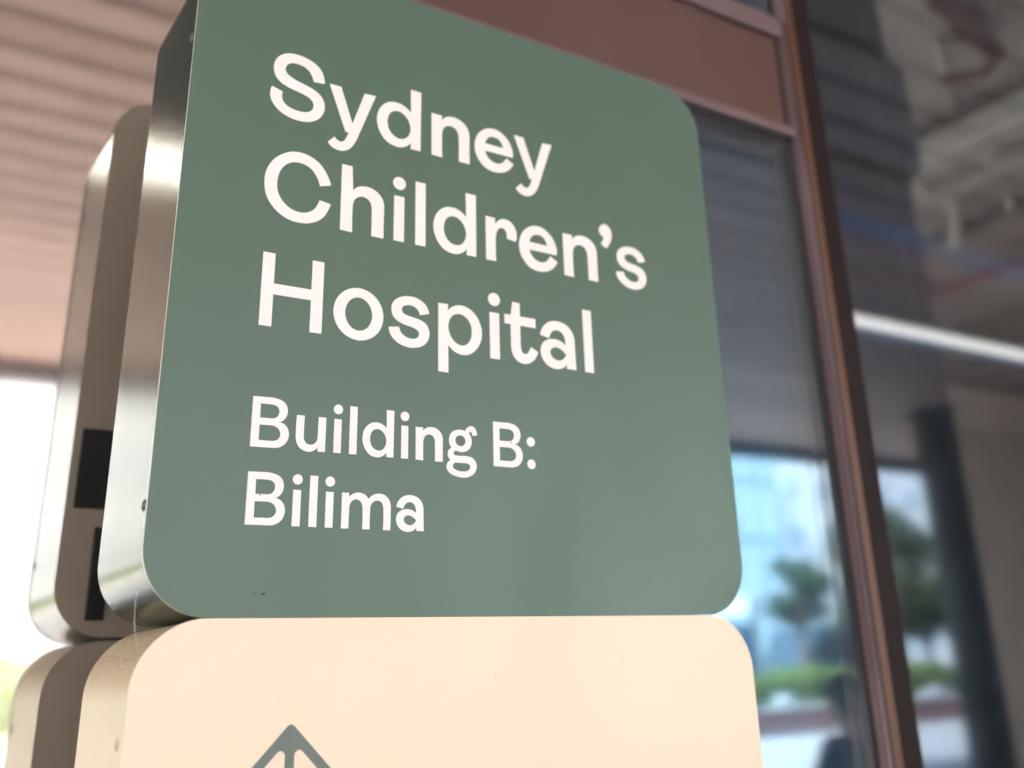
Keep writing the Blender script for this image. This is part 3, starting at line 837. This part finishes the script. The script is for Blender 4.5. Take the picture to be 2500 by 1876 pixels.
# ------------------------------------------------------------------ lettering outlines (0.01 mm units, '*' = corner)
GLYPH = {
 'S': ['6035,5328* 4781,5185* 4478,5975 4037,6522 3362,6813 2701,6878 2175,6785 1746,6467 1527,6055 1533,5651 1729,5334 2149,5050 2730,4805 3475,4599 4223,4419 4979,4149 5578,3739 5977,3189 6152,2628 6138,1997 5933,1360 5467,724 4833,275 4273,60 3551,-35 2747,-13 1858,218 1125,576 542,1106 179,1654 0,2257 7,2785 170,3336* 1358,2967* 1295,2551 1333,2166 1533,1741 1951,1396 2522,1191 3169,1111 3814,1136 4373,1338 4763,1740 4888,2221 4759,2675 4414,3021 3870,3255 3210,3417 2473,3564 1737,3771 1078,4080 614,4516 345,5013 214,5598 237,6144 438,6776 848,7333 1352,7705 1908,7930 2558,8021 3302,7985 4056,7831 4735,7568 5255,7206 5699,6673 5938,6012'],
 'y': ['0,5535* 1360,5550* 2836,1266* 4202,5498* 5586,5561* 4521,2594 3722,337 3249,-923 2848,-1630 2400,-2081 1864,-2350 1198,-2390 611,-2209 269,-1931 76,-1667* 806,-868* 1066,-1143 1364,-1285 1640,-1283 1903,-1126 2102,-808 2257,-429 2435,55* 2053,68*'],
 'd': ['4200,7728* 5548,7718* 5495,-9* 4239,-2* 4274,798* 3904,326 3426,23 2909,-148 2226,-141 1546,52 955,462 491,1057 154,1799 0,2744 83,3498 344,4211 787,4828 1387,5267 1948,5457 2512,5497 3121,5395 3688,5123 4037,4863 4237,4628*', '1297,2727 1384,3361 1685,3986 2073,4292 2463,4417 2940,4394 3461,4129 3850,3711 4107,3182 4215,2623 4139,2029 3916,1532 3522,1126 3046,935 2487,964 1975,1230 1593,1642 1381,2171'],
 'n': ['0,5428* 1371,5432* 1365,4791* 1623,5153 2054,5459 2529,5601 3156,5635 3775,5492 4382,5133 4821,4610 5024,4024 5068,3299 5053,2474 5055,-58* 3622,-38* 3635,2212 3619,2934 3586,3383 3457,3814 3168,4169 2762,4337 2348,4329 1871,4117 1561,3748 1408,3221 1372,2422 1410,-70* 22,-6*'],
 'e': ['5285,2307* 5349,2783 5260,3392 4992,4057 4523,4710 3849,5249 3068,5548 2178,5525 1383,5208 681,4619 220,3861 1,3069 0,2194 230,1367 684,671 1287,132 2047,-163 2820,-224 3507,-136 4308,201 4928,735 5248,1182 5410,1415* 4374,2002* 4128,1619 3766,1243 3313,1010 2774,989 2198,1171 1776,1529 1502,1958 1371,2328*', '1409,3322* 1622,3815 1930,4206 2429,4431 2922,4450 3408,4280 3738,3898 3957,3272*'],
 'C': ['7246,4850* 7047,5421 6718,6046 6286,6683 5656,7271 4904,7649 4164,7850 3438,7877 2789,7767 2090,7463 1409,6976 807,6340 349,5538 85,4722 0,3888 43,3222 198,2452 490,1782 934,1180 1533,612 2251,168 3027,-101 3860,-172 4629,-111 5395,130 6031,500 6599,1062 6968,1723 7209,2325 7303,2636* 6043,2859* 5880,2376 5609,1837 5204,1409 4760,1156 4249,1019 3670,1008 3021,1170 2428,1510 1957,1977 1609,2505 1417,3069 1350,3664 1377,4283 1525,5003 1809,5622 2230,6140 2729,6473 3177,6626 3764,6660 4361,6562 4902,6309 5355,5859 5713,5315 5899,4870 6017,4479*'],
 'r': ['0,5419* 1297,5397* 1268,4513* 1505,4946 1926,5300 2390,5492 2945,5506 3494,5278 3945,4812 4179,4259 4244,3673 4194,3278 4072,2939* 2858,3097* 2872,3566 2719,4046 2450,4290 2130,4334 1759,4105 1474,3622 1342,3004 1308,2325 1325,-30* 3,-20*'],
 'apos': ['0,6924 142,7423 435,7765 826,7960 1308,7900 1767,7522 1974,6951 1952,6382 1740,5730 1430,5203 984,4698* 198,5194* 474,5620 724,6117* 437,6293 136,6578'],
 's': ['4764,3983* 4647,4392 4429,4798 4103,5120 3598,5412 3025,5590 2456,5612 1890,5553 1261,5348 708,4976 369,4487 275,3974 318,3516 498,3114 815,2780 1305,2510 1864,2329 2425,2233 2918,2133 3307,1964 3521,1743 3558,1516 3455,1204 3210,1005 2790,893 2301,910 1811,1104 1461,1381 1283,1684 1174,2010* 0,1837* 84,1380 298,922 717,493 1272,148 1896,-40 2522,-106 3150,-41 3781,162 4344,568 4662,1042 4788,1525 4779,1990 4656,2373 4403,2738 3973,3009 3403,3190 2765,3294 2200,3395 1743,3538 1529,3771 1477,4030 1591,4315 1835,4487 2255,4608 2680,4602 3071,4482 3394,4230 3574,3955 3683,3689*'],
 'p': ['3,5451* 1202,5459* 1199,4648* 1463,5038 1963,5375 2537,5559 3113,5564 3762,5387 4340,5043 4843,4534 5199,3922 5422,3224 5470,2636 5386,2031 5158,1410 4787,838 4348,390 3843,78 3343,-65 2776,-75 2213,76 1723,331 1409,609 1207,858* 1224,-2282* 0,-2260*', '1228,2809 1279,3338 1458,3822 1814,4269 2171,4456 2529,4551 2959,4511 3389,4312 3782,3975 4065,3488 4181,2912 4158,2318 4007,1774 3715,1343 3355,1066 2927,956 2502,1015 2079,1215 1694,1581 1415,2059 1276,2492'],
 't': ['1121,7089* 2093,7073* 2101,5475* 4202,5477* 4204,4361* 2087,4379* 2092,2956 2093,2081 2157,1520 2336,1175 2638,1061 2987,1194 3270,1567 3480,2013* 4444,1500* 4256,1091 3926,578 3448,183 2826,-61 2216,-71 1618,151 1142,620 896,1185 836,1709 828,2443 841,4385* 15,4378* 0,5494* 859,5490*'],
 'a': ['8,3701* 153,4223 465,4760 919,5207 1516,5518 2109,5652 2845,5634 3503,5463 4079,5111 4500,4647 4731,4116 4833,3556 4837,2984 4901,46* 3576,59* 3611,685* 3295,272 2843,0 2328,-138 1679,-125 1042,73 558,424 188,931 0,1523 0,2018 148,2473 453,2888 972,3210 1633,3384 2289,3393 2868,3253 3297,3015 3530,2838* 3515,3374 3413,3803 3176,4215 2822,4482 2274,4549 1903,4444 1562,4174 1363,3830 1164,3437*', '1301,1757 1387,2048 1653,2302 2059,2438 2530,2389 3031,2173 3384,1906 3557,1710* 3356,1402 3009,1076 2489,885 2021,950 1633,1148 1395,1459'],
 'B': ['17,4773* 1269,4796 1872,4805 2279,4764 2732,4652 3153,4407 3375,4098 3481,3668 3442,3266 3279,2913 3012,2630 2717,2484* 3066,2398 3381,2190 3603,1855 3708,1431 3669,1036 3510,631 3226,316 2839,91 2445,-6 2049,-18 1575,-21 0,-32*', '794,4119* 1472,4130 1874,4124 2239,4074 2512,3910 2650,3626 2646,3347 2541,3080 2351,2895 2075,2798 1756,2780 1398,2773 791,2762*', '787,2102* 1440,2111 1837,2116 2240,2075 2570,1920 2786,1665 2876,1359 2821,1062 2655,833 2364,684 2009,632 1613,630 786,626*'],
 'u': ['26,3362* 811,3366* 791,1799 791,1402 831,1089 991,787 1246,622 1537,586 1824,665 2064,855 2196,1164 2234,1526 2232,1925 2251,3367* 3029,3369* 3010,-9* 2259,-20* 2277,409* 2014,139 1692,-44 1364,-108 992,-59 573,124 272,413 88,791 15,1178 0,1532'],
 'g': ['2212,3406* 2424,3733 2653,3928 2937,4019 3221,3969 3475,3767 3613,3465 3676,3086* 3122,2984* 3097,3220 3014,3362 2884,3411 2759,3330 2672,3193* 2867,2952 2987,2616 3017,2272 2910,1869 2652,1505 2285,1270 1893,1177 1504,1181 1089,1275* 895,1148 822,983 893,818 1141,755 1778,764 2335,776 2783,732 3174,580 3452,283 3587,-137 3495,-630 3208,-1036 2757,-1331 2200,-1477 1593,-1477 989,-1372 444,-1146 91,-811 0,-435 94,-93 286,122 461,245* 259,447 151,777 180,1117 345,1363 594,1538* 402,1814 304,2196 323,2588 490,2994 796,3291 1187,3459 1522,3513 1915,3504', '1040,2355 1126,2656 1350,2852 1629,2920 1965,2865 2187,2662 2268,2358 2181,2032 1955,1832 1676,1770 1370,1843 1133,2044', '732,-384 805,-139 1025,-3 1329,19 1882,24 2439,11 2717,-86 2826,-311 2722,-585 2430,-774 1985,-852 1488,-837 1048,-723 802,-571'],
 'm': ['7,3364* 743,3365* 743,2940* 976,3187 1309,3370 1672,3448 2088,3404 2436,3258 2638,3068 2791,2862* 3006,3110 3371,3354 3866,3467 4317,3415 4774,3182 5058,2813 5178,2310 5188,1771 5163,-12* 4393,-18* 4414,1736 4378,2226 4235,2578 4007,2746 3708,2784 3388,2682 3147,2469 2997,2159 2975,1714 2962,-5* 2191,-20* 2198,1678 2164,2163 2017,2532 1767,2728 1474,2784 1162,2688 928,2455 796,2096 781,1700 759,-13* 0,-20*'],
}
BASE = [0.50483, 0.38813, 0.27035, 0.1516, 0.08025]
LINES = [
 [('S', 0.08316, 1.00), ('y', 0.14948, 1.00), ('d', 0.20724, 1.00), ('n', 0.27647, 1.00), ('e', 0.33459, 1.00), ('y', 0.39029, 1.00)],
 [('C', 0.08348, 1.00), ('h', 0.16767, 1.00), ('i', 0.23032, 1.00), ('l', 0.25661, 1.00), ('d', 0.27928, 1.00), ('r', 0.34761, 1.00), ('e', 0.39353, 1.00), ('n', 0.45677, 1.00), ('apos', 0.51296, 1.00), ('s', 0.53630, 1.00)],
 [('H', 0.08751, 1.00), ('o', 0.16432, 1.00), ('s', 0.22665, 1.00), ('p', 0.28543, 1.00), ('i', 0.35061, 1.00), ('t', 0.37014, 1.00), ('a', 0.41834, 1.00), ('l', 0.48015, 1.00)],
 [('B', 0.08698, 1.00), ('u', 0.13105, 1.00), ('i', 0.16989, 0.62), ('l', 0.18636, 0.62), ('d', 0.20026, 0.62), ('i', 0.24299, 0.62), ('n', 0.25932, 0.62), ('g', 0.29528, 1.00), ('B', 0.35226, 1.00), ('colon', 0.39530, 0.62)],
 [('B', 0.08705, 1.00), ('i', 0.13142, 0.62), ('l', 0.14774, 0.62), ('i', 0.16419, 0.62), ('m', 0.18053, 1.00), ('a', 0.23860, 0.62)],
]

XH, CAP, STEM = 0.0540, 0.0771, 0.0124            # x-height, cap height, stem of the large size (m)

def spline(txt, k=1.0, n=6):
    P = []
    for t in txt.split():
        c = t.endswith('*')
        a, b = t.rstrip('*').split(',')
        P.append((float(a) * 1e-5 * k, float(b) * 1e-5 * k, c))
    N = len(P)
    out = []
    for i in range(N):
        p1, p2 = P[i], P[(i + 1) % N]
        p0 = P[i - 1] if not p1[2] else None
        p3 = P[(i + 2) % N] if not p2[2] else None
        out.append((p1[0], p1[1]))
        if p1[2] and p2[2]:
            continue
        d = math.hypot(p2[0] - p1[0], p2[1] - p1[1])
        def tan(a, b, c):
            if a is None: return None
            d1 = math.hypot(b[0] - a[0], b[1] - a[1]); d2 = math.hypot(c[0] - b[0], c[1] - b[1])
            # tangent weighted so that a long straight neighbour keeps its direction
            ux = (b[0] - a[0]) / d1 * d2 + (c[0] - b[0]) / d2 * d1
            uy = (b[1] - a[1]) / d1 * d2 + (c[1] - b[1]) / d2 * d1
            l = math.hypot(ux, uy)
            return (ux / l * d, uy / l * d)
        m1 = tan(p0, p1, p2)
        m2 = tan(p1, p2, p3) if p3 else None
        ch = (p2[0] - p1[0], p2[1] - p1[1])
        if m1 is None: m1 = (2 * ch[0] - m2[0], 2 * ch[1] - m2[1]) if m2 else ch
        if m2 is None: m2 = (2 * ch[0] - m1[0], 2 * ch[1] - m1[1])
        for s in range(1, n):
            t = s / n
            h00, h10, h01, h11 = 2*t**3-3*t*t+1, t**3-2*t*t+t, -2*t**3+3*t*t, t**3-t*t
            out.append((h00*p1[0]+h10*m1[0]+h01*p2[0]+h11*m2[0], h00*p1[1]+h10*m1[1]+h01*p2[1]+h11*m2[1]))
    return out

def ell(cx, cz, rx, rz, n=40):
    return [(cx + rx * math.cos(2 * math.pi * i / n), cz + rz * math.sin(2 * math.pi * i / n)) for i in range(n)]

def rect(x0, x1, z0, z1):
    return [(x0, z0), (x1, z0), (x1, z1), (x0, z1)]

def glyph(k, s):
    if k == 'i':
        return [rect(0, STEM * s, 0, XH * s), ell(STEM * s / 2, 0.0699 * s, 0.00778 * s, 0.00778 * s)]
    if k == 'l':
        return [rect(0, 0.0126 * s, 0, CAP * s)]
    if k == 'colon':
        return [ell(0.0084 * s, 0.0080 * s, 0.0084 * s, 0.0084 * s), ell(0.0084 * s, 0.0477 * s, 0.0084 * s, 0.0084 * s)]
    if k == 'H':
        a, b, w = 0.0126, 0.0522, 0.0648
        return [[(0, 0), (a, 0), (a, 0.0336), (b, 0.0336), (b, 0), (w, 0), (w, CAP), (b, CAP), (b, 0.0450), (a, 0.0450), (a, CAP), (0, CAP)]]
    if k == 'o':
        return [ell(0.0279, 0.0271, 0.0279, 0.0284, 64), ell(0.0279, 0.0271, 0.0152, 0.0181, 48)]
    if k == 'h':
        c = spline(GLYPH['n'][0])
        xs = [p for p in c]
        out = []
        for (x, z) in xs:                          # the stem of the n, raised to cap height
            if z > 0.050 and x < 0.0145 and (abs(x) < 0.002 or z > 0.0515):
                z = CAP
                x = 0.0 if x < 0.006 else 0.0121
            out.append((x, z))
        return [out]
    return [spline(t, s) for t in GLYPH[k]]

def flat_curve(name, contours, material, parent, y=0.0, depth=0.0005):
    cu = bpy.data.curves.new(name, 'CURVE')
    cu.dimensions = '2D'
    cu.fill_mode = 'BOTH'
    cu.extrude = depth / 2
    for c in contours:
        sp = cu.splines.new('POLY')
        sp.points.add(len(c) - 1)
        for p, (x, z) in zip(sp.points, c):
            p.co = (x, z, 0, 1)
        sp.use_cyclic_u = True
    tmp = bpy.data.objects.new(name + '_tmp', cu)
    COL.objects.link(tmp)
    dg = bpy.context.evaluated_depsgraph_get()
    dg.update()
    me = bpy.data.meshes.new_from_object(tmp.evaluated_get(dg))
    bpy.data.objects.remove(tmp)
    bpy.data.curves.remove(cu)
    me.materials.clear()
    for v in me.vertices:
        v.co = Vector((v.co.x, y - v.co.z, v.co.y))
    me.name = name
    return link(name, me, material, parent)

# ------------------------------------------------------------------ the sign
W, Z0, DEP, RAD = 0.7, 1.52, 0.1754, 0.0603
GH = 0.7058                                         # height of the green box

def rrect(x0, x1, z0, z1, r, n=20):
    P = []
    for cx, cz, a0 in ((x1 - r, z1 - r, 0), (x0 + r, z1 - r, 90), (x0 + r, z0 + r, 180), (x1 - r, z0 + r, 270)):
        for i in range(n + 1):
            a = R(a0 + 90 * i / n)
            P.append((cx + r * math.cos(a), cz + r * math.sin(a), math.cos(a), math.sin(a)))
    return P

def band(name, P, ys, material, parent, inward=False):
    """open tube through the outline P with exact normals"""
    bm = bmesh.new()
    rows = [[bm.verts.new((p[0], y, p[1])) for p in P] for y in ys]
    n = len(P)
    for a, b in zip(rows, rows[1:]):
        for i in range(n):
            j = (i + 1) % n
            bm.faces.new((a[i], a[j], b[j], b[i]))
    me = bpy.data.meshes.new(name)
    bm.to_mesh(me)
    bm.free()
    nor = [Vector((p[2], 0, p[3])) for _ in ys for p in P]
    if me.polygons[0].normal.dot(nor[0]) < 0:
        me.flip_normals()
    me.shade_smooth()
    me.normals_split_custom_set_from_vertices(nor)
    return link(name, me, material, parent)

def plate(name, P, y0, y1, mats, parent):
    """flat plate with outline P between y0 (front) and y1: face, rim"""
    bm = bmesh.new()
    a = [bm.verts.new((p[0], y0, p[1])) for p in P]
    b = [bm.verts.new((p[0], y1, p[1])) for p in P]
    f = bm.faces.new(a); f.material_index = 0
    g = bm.faces.new(b); g.material_index = 0
    for i in range(len(P)):
        j = (i + 1) % len(P)
        q = bm.faces.new((a[i], a[j], b[j], b[i]))
        q.material_index = 1
    return done(bm, name, mats, parent)

sign = thing('wayfinding_sign', 'green box with white lettering stacked on a cream box with an arrow', 'sign', (W / 2, DEP / 2, 0))

def cream_band_mat():
    m = mat('cream painted band', (0.60, 0.52, 0.365), 0.34, 0, 0.5, 0.03, 6)
    nt = m.node_tree
    b = nt.nodes['Principled BSDF']
    tc = nt.nodes.new('ShaderNodeTexCoord')
    sep = nt.nodes.new('ShaderNodeSeparateXYZ')
    nt.links.new(tc.outputs['Object'], sep.inputs[0])
    mr = nt.nodes.new('ShaderNodeMapRange')          # dust settled on the upper curve
    mr.inputs['From Min'].default_value = Z0 - 0.066
    mr.inputs['From Max'].default_value = Z0 - 0.030
    nt.links.new(sep.outputs[2], mr.inputs[0])
    n1 = nt.nodes.new('ShaderNodeTexNoise')
    n1.inputs['Scale'].default_value = 520
    n1.inputs['Detail'].default_value = 3
    nt.links.new(tc.outputs['Object'], n1.inputs[0])
    m2 = nt.nodes.new('ShaderNodeMapRange')
    m2.inputs['From Min'].default_value = 0.42
    m2.inputs['From Max'].default_value = 0.62
    m2.inputs['To Min'].default_value = 0.25
    nt.links.new(n1.outputs[0], m2.inputs[0])
    mu = nt.nodes.new('ShaderNodeMath'); mu.operation = 'MULTIPLY'
    nt.links.new(mr.outputs[0], mu.inputs[0]); nt.links.new(m2.outputs[0], mu.inputs[1])
    mx = nt.nodes.new('ShaderNodeMix'); mx.data_type = 'RGBA'
    nt.links.new(mu.outputs[0], mx.inputs[0])
    src = [l for l in nt.links if l.to_socket == b.inputs['Base Color']][0].from_socket
    nt.links.new(src, mx.inputs[6])
    mx.inputs[7].default_value = (0.27, 0.19, 0.14, 1)
    nt.links.new(mx.outputs[2], b.inputs['Base Color'])
    ro = nt.nodes.new('ShaderNodeMapRange')
    ro.inputs['To Min'].default_value = 0.34
    ro.inputs['To Max'].default_value = 0.8
    nt.links.new(mr.outputs[0], ro.inputs[0])
    nt.links.new(ro.outputs[0], b.inputs['Roughness'])
    return specks(m, 90, 0.16, (0.06, 0.045, 0.035), 0.8, False)

CB = cream_band_mat()
BASEZ = 0.14
Pg = rrect(0, W, Z0, Z0 + GH, RAD)
Pc = rrect(0, W, BASEZ, Z0 - 0.0005, RAD)
ins = 0.0009
Pg_i = rrect(ins, W - ins, Z0 + ins, Z0 + GH - ins, RAD - ins)
Pc_i = rrect(ins, W - ins, BASEZ + ins, Z0 - 0.0005 - ins, RAD - ins)
gf = plate('face_panel', Pg, 0.0, 0.003, [M['green'], M['edge']], sign)
tag(gf, 'green panel with white lettering')
cf = plate('face_panel', Pc, 0.0, 0.003, [M['cream'], M['creamscrew']], sign)
tag(cf, 'cream panel with a grey arrow')
dp = 0.006
band('panel_seam', rrect(dp*.5, W - dp*.5, Z0 + dp*.5, Z0 + GH - dp*.5, RAD - dp*.5), [0.003, 0.0042], M['gap'], sign)
band('panel_seam', rrect(dp*.5, W - dp*.5, BASEZ + dp*.5, Z0 - 0.0005 - dp*.5, RAD - dp*.5), [0.003, 0.0042], M['creamscrew'], sign)
gb = band('casing', Pg_i, [0.0042, 0.03, 0.09, 0.15, DEP], M['metal'], sign)
tag(gb, 'brushed grey-green metal casing')
cb = band('casing', Pc_i, [0.0042, 0.03, 0.09, 0.15, DEP], CB, sign)
tag(cb, 'cream painted casing, dusty on its top curve')
bk1 = plate('back_panel', rrect(0.0016, W - 0.0016, Z0 + 0.0016, Z0 + GH - 0.0016, RAD - 0.0016), DEP - 0.004, DEP - 0.001, [M['back'], M['back']], sign)
bk2 = plate('back_panel', rrect(0.0016, W - 0.0016, BASEZ + 0.0016, Z0 - 0.0021, RAD - 0.0016), DEP - 0.004, DEP - 0.001, [M['back'], M['back']], sign)
boxobj('access_hatch', (0.010, 0.16, DEP - 0.001, DEP + 0.002, 1.667, 1.762), M['black'], bk1, 0.0015)
boxobj('support_rail', (0.037, 0.058, DEP - 0.001, DEP + 0.004, 1.540, 1.645), M['black'], bk1, 0.001)
boxobj('spacer', (0.07, W - 0.07, 0.012, DEP - 0.012, Z0 - 0.012, Z0 + 0.012), M['gap'], sign)
boxobj('plinth', (0.06, W - 0.06, 0.03, DEP - 0.03, 0.0, BASEZ + 0.02), M['gap'], sign)

def screw(y, z, r, material, parent):
    bm = bmesh.new()
    n = 20
    prof = [(0.0, 0.0011), (0.42, 0.0011), (0.5, 0.0005), (0.72, 0.0006), (0.9, 0.0009), (1.0, 0.0002)]
    rows = []
    for q, h in prof:
        rows.append([bm.verts.new((ins - h, y + r * max(q, 0.02) * math.cos(2 * math.pi * i / n), z + r * max(q, 0.02) * math.sin(2 * math.pi * i / n))) for i in range(n)])
    for a, b in zip(rows, rows[1:]):
        for i in range(n):
            bm.faces.new((a[i], a[(i + 1) % n], b[(i + 1) % n], b[i]))
    bm.faces.new(rows[0])
    box(bm, ins - 0.0016, ins - 0.0004, y - r * 0.5, y + r * 0.5, z - r * 0.08, z + r * 0.08)
    box(bm, ins - 0.00165, ins - 0.0004, y - r * 0.08, y + r * 0.08, z - r * 0.5, z + r * 0.5)
    return done(bm, 'screw', material, parent)

screw(0.0150, 1.615, 0.0052, M['screw'], gb)
screw(0.0225, 1.424, 0.0056, M['creamscrew'], cb)
screw(0.0165, 2.10, 0.0052, M['screw'], gb)
screw(0.0235, 0.40, 0.0056, M['creamscrew'], cb)

for base, items in zip(BASE, LINES):
    cs = []
    for k, x, s in items:
        for c in glyph(k, s):
            cs.append([(px + x, pz + base + Z0) for px, pz in c])
    flat_curve('lettering', cs, M['letter'], gf, y=-0.0002, depth=0.0006)

def arrow_outline():
    cx, h = 0.20048, 0.00592
    right = [(0.2052, -0.1269), (0.2752, -0.1969), (0.26686, -0.20524), (0.2182, -0.1566), (0.2172, -0.1557), (0.2158, -0.1546), (0.2143, -0.1538),
             (0.2129, -0.1535), (0.2112, -0.1537), (0.2095, -0.1544), (0.2080, -0.1556), (0.2069, -0.1572), (0.2064, -0.1592), (0.2064, -0.33)]
    tipr = [(0.20048, -0.1246), (0.2021, -0.1249), (0.2038, -0.1257)]
    P = tipr + right
    L = [(2 * cx - x, z) for x, z in reversed(P[1:])]
    return [[(x * W, z * 1.0165 * W + Z0) for x, z in P + L]]
flat_curve('arrow_symbol', arrow_outline(), M['arrow'], cf, y=-0.0002, depth=0.0006)

tag(tubeobj('spider_thread', [(0.0035, 0.012, 1.5495), (0.0012, 0.0118, 1.535), (0.0022, 0.0118, 1.517), (0.006, 0.0125, 1.499)], 0.00016,
            mat('spider silk', (0.75, 0.72, 0.62), 0.3), n=6),
    'fine pale spider thread across the corner gap between the two sign boxes', 'cobweb')
# a chip of dirt low on the green panel
bm = bmesh.new()
bmesh.ops.create_icosphere(bm, subdivisions=2, radius=1.0)
for v in bm.verts:
    v.co = Vector((0.1085 + v.co.x * 0.0022, -0.0004 + v.co.y * 0.0008, Z0 + 0.0200 + v.co.z * 0.0009 + 0.0004 * math.sin(v.co.x * 5)))
tag(done(bm, 'seed_husk', mat('seed husk', (0.10, 0.095, 0.085), 0.5), smooth=True), 'tiny dark husk stuck near the bottom edge of the green panel', 'debris')
